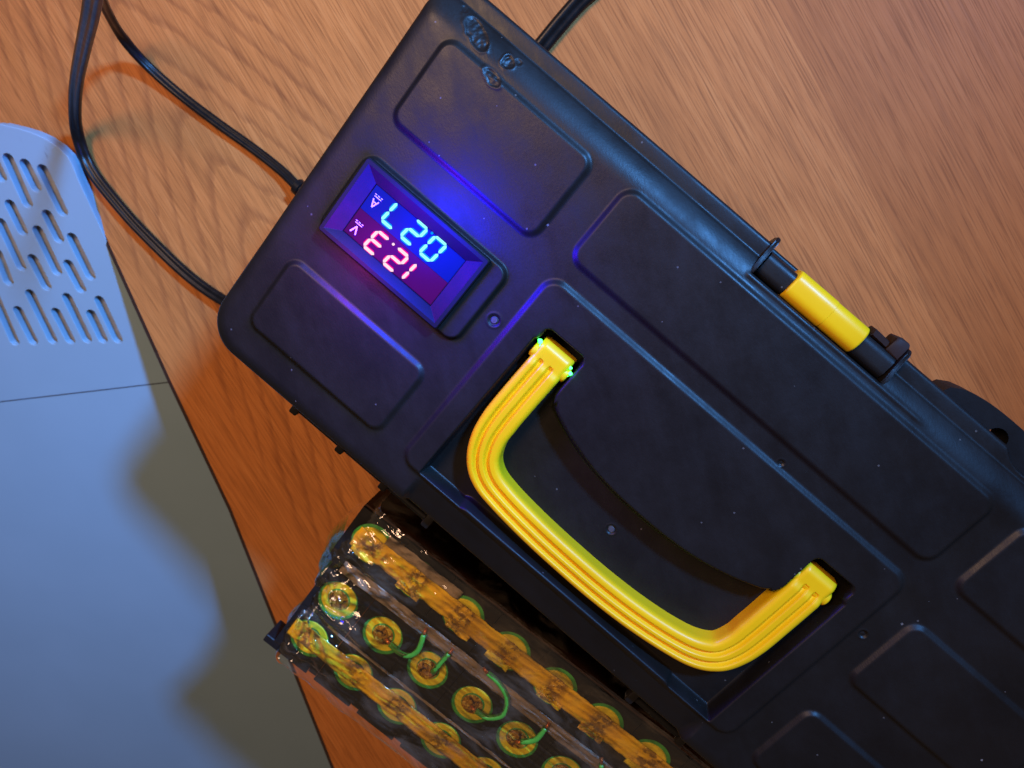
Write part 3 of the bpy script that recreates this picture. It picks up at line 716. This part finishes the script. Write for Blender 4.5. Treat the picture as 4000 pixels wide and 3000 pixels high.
# spacer frame: square with a round hole
spb = bmesh.new(); Nq = 48; hs = PIT / 2 - .15; sq = []
for i in range(Nq):
    t = 2 * math.pi * i / Nq; c_, s_ = math.cos(t), math.sin(t); k = hs / max(abs(c_), abs(s_)); sq.append((c_ * k, s_ * k))
ov = [[spb.verts.new((*p, z)) for p in sq] for z in (62, 72.6)]; iv = [[spb.verts.new((8.7 * math.cos(2 * math.pi * i / Nq), 8.7 * math.sin(2 * math.pi * i / Nq), z)) for i in range(Nq)] for z in (62, 72.6)]
for i in range(Nq):
    j = (i + 1) % Nq
    spb.faces.new((ov[1][i], ov[1][j], iv[1][j], iv[1][i])); spb.faces.new((ov[0][j], ov[0][i], iv[0][i], iv[0][j]))
    spb.faces.new((ov[0][i], ov[0][j], ov[1][j], ov[1][i])); spb.faces.new((iv[0][j], iv[0][i], iv[1][i], iv[1][j]))
sp0 = bm_link('spacer', spb, M_SPACER)
first = True
for r, (v0, u0) in enumerate(zip(ROWS, UOFF)):
    for k in range(10):
        u = u0 + PIT * k
        if first: c_, ri_, te_, s_ = cell0, ring0, term0, sp0; first = False
        else:
            c_, ri_, te_, s_ = (o.copy() for o in (cell0, ring0, term0, sp0))
            for o in (c_, ri_, te_, s_): COL.objects.link(o)
        place(c_, bat, u, v0, 0); ri_.parent = c_; te_.parent = c_; ri_.location = (0, (-.7, .6, .5)[r] * S, 0); te_.rotation_euler = (0, 0, random.random() * 6); place(s_, bat, u, v0, random.uniform(-.25, .25))
# black filler between first and second row, stepped outer rail
fb = bmesh.new(); add_box(fb, -11.3, 220, ROWS[1] + 11.5, ROWS[0] - 11.5, 30, 70.5); bch(bm_link('filler_rail', fb, M_SPACER))
for k in range(10):
    eb = bmesh.new(); u = UOFF[2] + PIT * k
    add_box(eb, u - 11.3 + (0 if k % 2 else -4 * (k == 0)), u + 7.5, ROWS[2] - 15.2, ROWS[2] - 11.45, 60, 72.2, .3, 1); add_box(eb, u + 7.6, u + 11.4, ROWS[2] - 13.4, ROWS[2] - 11.45, 60, 71.8)
    bch(bm_link('rail_tooth', eb, M_SPACER))
# nickel strips under amber tape, gently wavy
def strip(name, u0, u1, v, wd, z, mat, amp=.5, ragged=.5, step=1.6, droop=0):
    N = int((u1 - u0) / step); W = 10; V = []; Fc = []
    for i in range(N + 1):
        u = u0 + (u1 - u0) * i / N
        for j in range(W + 1):
            q = -1 + 2 * j / W; e = ragged * noise.noise(Vector((u * .35, q * 3, v)))
            V.append((u, v + q * (wd / 2 + e), z + amp * noise.noise(Vector((u * .22, q * 1.6, v * .3))) + .35 * noise.noise(Vector((u * .8, q * 4, v)))))
    m_ = W + 1
    for i in range(N):
        for j in range(W): a = i * m_ + j; Fc.append((a, a + m_, a + m_ + 1, a + 1))
    o = link(name, V, Fc, mat, bat); sm = o.modifiers.new('s', 'SOLIDIFY'); sm.thickness = .15 * S; return o
strip('nickel_strip', -7, 215, ROWS[0] - .6, 9.4, 73.0, M_AMBER, .5, .25)
strip('nickel_strip', -6, 215, ROWS[2] + .4, 9.0, 73.0, amber_mat(-3.0), .5, .25)
for k in range(10):            # loose amber flaps folding over cells and the lit glue tabs
    u = PIT * k + random.uniform(-2, 2)
    strip('tape_flap', u - 5, u + 6, ROWS[0] - 5.8 + random.uniform(-.6, .6), 3.0, 73.2, M_RING if k % 3 == 0 else M_AMBER, .6, .8, 1)
M_BEIGE = simple('grey_paper_strip', (.30, .235, .18), .35, var=.2)
strip('paper_strip', -4, 215, -15.0, 5.8, 73.4, M_BEIGE, .5, .3)
strip('paper_strip', 6, 215, ROWS[1] - 11.8, 1.2, 73.4, M_BEIGE, .3, .2)
strip('paper_strip', 4, 40, 6.6, 4.4, 73.3, M_BEIGE, .3, .3)
wl = bmesh.new(); add_box(wl, -11, 222, 11.6, 12.4, 3, 71.5); bch(bm_link('side_board', wl, simple('brown_side_board', (.035, .014, .007), .4)))
# green sense wires looping between rows
M_WIRE = simple('green_wire', (.07, .30, .03), .35, var=.15); M_COPPER = simple('bare_copper_end', (.75, .22, .06), .3, .6)
R_ = Matrix.Rotation(-BR, 3, 'Z')
def loc_(p): q = R_ @ (Vector((p[0], p[1], 0)) - Vector((-1, -161.5, 0))); return Vector((q.x, q.y, p[2]))
def wire(pl):
    pts = catmull([loc_((*p, z)) for p, z in pl], 8); pr = [(1.15 * math.cos(t * math.pi / 6), 1.15 * math.sin(t * math.pi / 6)) for t in range(12)]
    o = sweep('sense_wire', pts, pr, M_WIRE); o.parent = bat
    for a, b in ((pts[0], pts[1]), (pts[-1], pts[-2])):
        d_ = (a - b).normalized(); e = sweep('wire_end', [a, a + d_ * 1.2, a + d_ * 2.4 - Vector((0, 0, .6))], [(x * .55, y * .55) for x, y in pr], M_COPPER); e.parent = o
wire([((30.8, -189.3), 74), ((35.7, -189.2), 74.4), ((39.4, -187.2), 74.6), ((40.6, -182.2), 74.6), ((38.2, -175.5), 74.2)])
wire([((51.2, -186.4), 74), ((50.8, -181), 74.6), ((50.6, -174.5), 74.4)])
wire([((74.3, -186.8), 74), ((79.4, -185.3), 74.4), ((82.8, -179.7), 74.6), ((79.7, -173.1), 74.6), ((73.4, -170.2), 74.3), ((67, -170.0), 74)])
wire([((96, -184), 74), ((99, -178.5), 74.6), ((98.5, -171.5), 74.4)])
wire([((120, -182), 74), ((126, -180), 74.6), ((129, -174), 74.6), ((124, -167.5), 74.4)])

# clear film shrink-wrapped over the pack, bulging and folded at its left end
def film_mat():
    a = NT('clear_film'); v = a.pos((1, 2.2, 1)); t = a.t
    nz = a.noise(v, 45, 5, .6, .8); fine = a.noise(a.pos((1, 9, 1)), 70, 3, .5)
    h = a.math('ADD', nz, a.math('MULTIPLY', fine, .5))
    bmp = a.bump(h, .55, .0016)
    tr = a.n('ShaderNodeBsdfTransparent'); tr.inputs[0].default_value = (1, .975, .92, 1)
    gl = a.n('ShaderNodeBsdfGlossy'); gl.inputs['Roughness'].default_value = .035; gl.inputs['Color'].default_value = (1, 1, 1, 1); a.l(bmp, gl.inputs['Normal'])
    df = a.n('ShaderNodeBsdfDiffuse'); df.inputs['Color'].default_value = (.62, .52, .38, 1)  # beige veil: pale ceiling reflections painted in as diffuse patches
    fr = a.n('ShaderNodeFresnel'); fr.inputs['IOR'].default_value = 1.5; a.l(bmp, fr.inputs['Normal'])
    m1 = a.n('ShaderNodeMixShader'); a.l(a.math('MULTIPLY_ADD', fr.outputs[0], 1.6, .03, clamp=True), m1.inputs[0]); a.l(tr.outputs[0], m1.inputs[1]); a.l(gl.outputs[0], m1.inputs[2])
    m2 = a.n('ShaderNodeMixShader'); a.l(a.ramp(nz, [(.5, (.0, .0, .0)), (.74, (.10, .10, .10))]), m2.inputs[0]); a.l(m1.outputs[0], m2.inputs[1]); a.l(df.outputs[0], m2.inputs[2])
    t.nodes.remove(a.b); a.l(m2.outputs[0], a.out.inputs['Surface']); return a.m
def film():
    us = [-1 + .5 * i for i in range(90)] + [44 + 1.0 * i for i in range(175)]; NV = 150; V = []; Fc = []; m_ = NV + 1
    head = 26
    for i in range(head + len(us)):
        for j in range(m_):
            q = j / NV; v = 15 - q * 86                       # from the toolbox side over the top to the outer side
            edge = max(0, v - 12) + max(0, -66 - v)
            z = 75.4 + 1.0 * noise.noise(Vector((i * .05, q * 5, 0))) - edge * edge * .12
            # left end: bulge that runs out and folds down
            if i < head:
                s_ = (head - i) / head; prof = 9.5 + 7.5 * math.exp(-((v + 16) / 13) ** 2) - 5.5 * math.exp(-((v + 38) / 7) ** 2) - 6 * max(0, (-56 - v) / 12) - 3 * max(0, (v - 2) / 10)
                ang = s_ * 1.75; u = -1 - prof * math.sin(min(ang, 1.5708)); z -= (1 - math.cos(ang)) * prof * 1.3 + max(0, ang - 1.5708) * 90
            else: u = us[i - head]
            ww = math.exp(-max(0, u + 2) / 22)
            fa = math.atan2(v + 38, u + 9); fr_ = math.hypot(v + 38, u + 9)
            z += math.exp(-((fr_ - 16) / 15) ** 2) * (1.5 * math.sin(fa * 9 + 2 * noise.noise(Vector((u * .08, v * .08, 1)))) + .7 * math.sin(fa * 23 + fr_ * .2))
            z += ww * (1.9 * noise.noise(Vector((u * .12, v * .20, 3))) + .9 * noise.noise(Vector((u * .3, v * .5, 9)))) + .35 * noise.noise(Vector((u * .06, v * .9, 1)))
            z = max(z, 73.9 if u > 0 and edge == 0 else z)
            V.append((u, v, z))
    for i in range(head + len(us) - 1):
        for j in range(NV): a = i * m_ + j; Fc.append((a, a + 1, a + m_ + 1, a + m_))
    return link('clear_film', V, Fc, film_mat(), bat)
film()
# side sheet of the same film, loose between the pack and the toolbox
def side_film():
    V = []; Fc = []; NU, NV = 90, 12; m_ = NV + 1
    for i in range(NU + 1):
        for j in range(m_):
            q = j / NV; u = -9 + 190 * i / NU + 5 * q * (i == 0); v = 14.6 + q * 9 + 1.5 * noise.noise(Vector((u * .05, q * 2, 5))); z = 73 - 62 * q + 2 * noise.noise(Vector((u * .08, q * 3, 8)))
            V.append((u, v, z))
    for i in range(NU):
        for j in range(NV): a = i * m_ + j; Fc.append((a, a + m_, a + m_ + 1, a + 1))
    return link('film_side', V, Fc, bpy.data.materials['clear_film'], bat)
side_film()
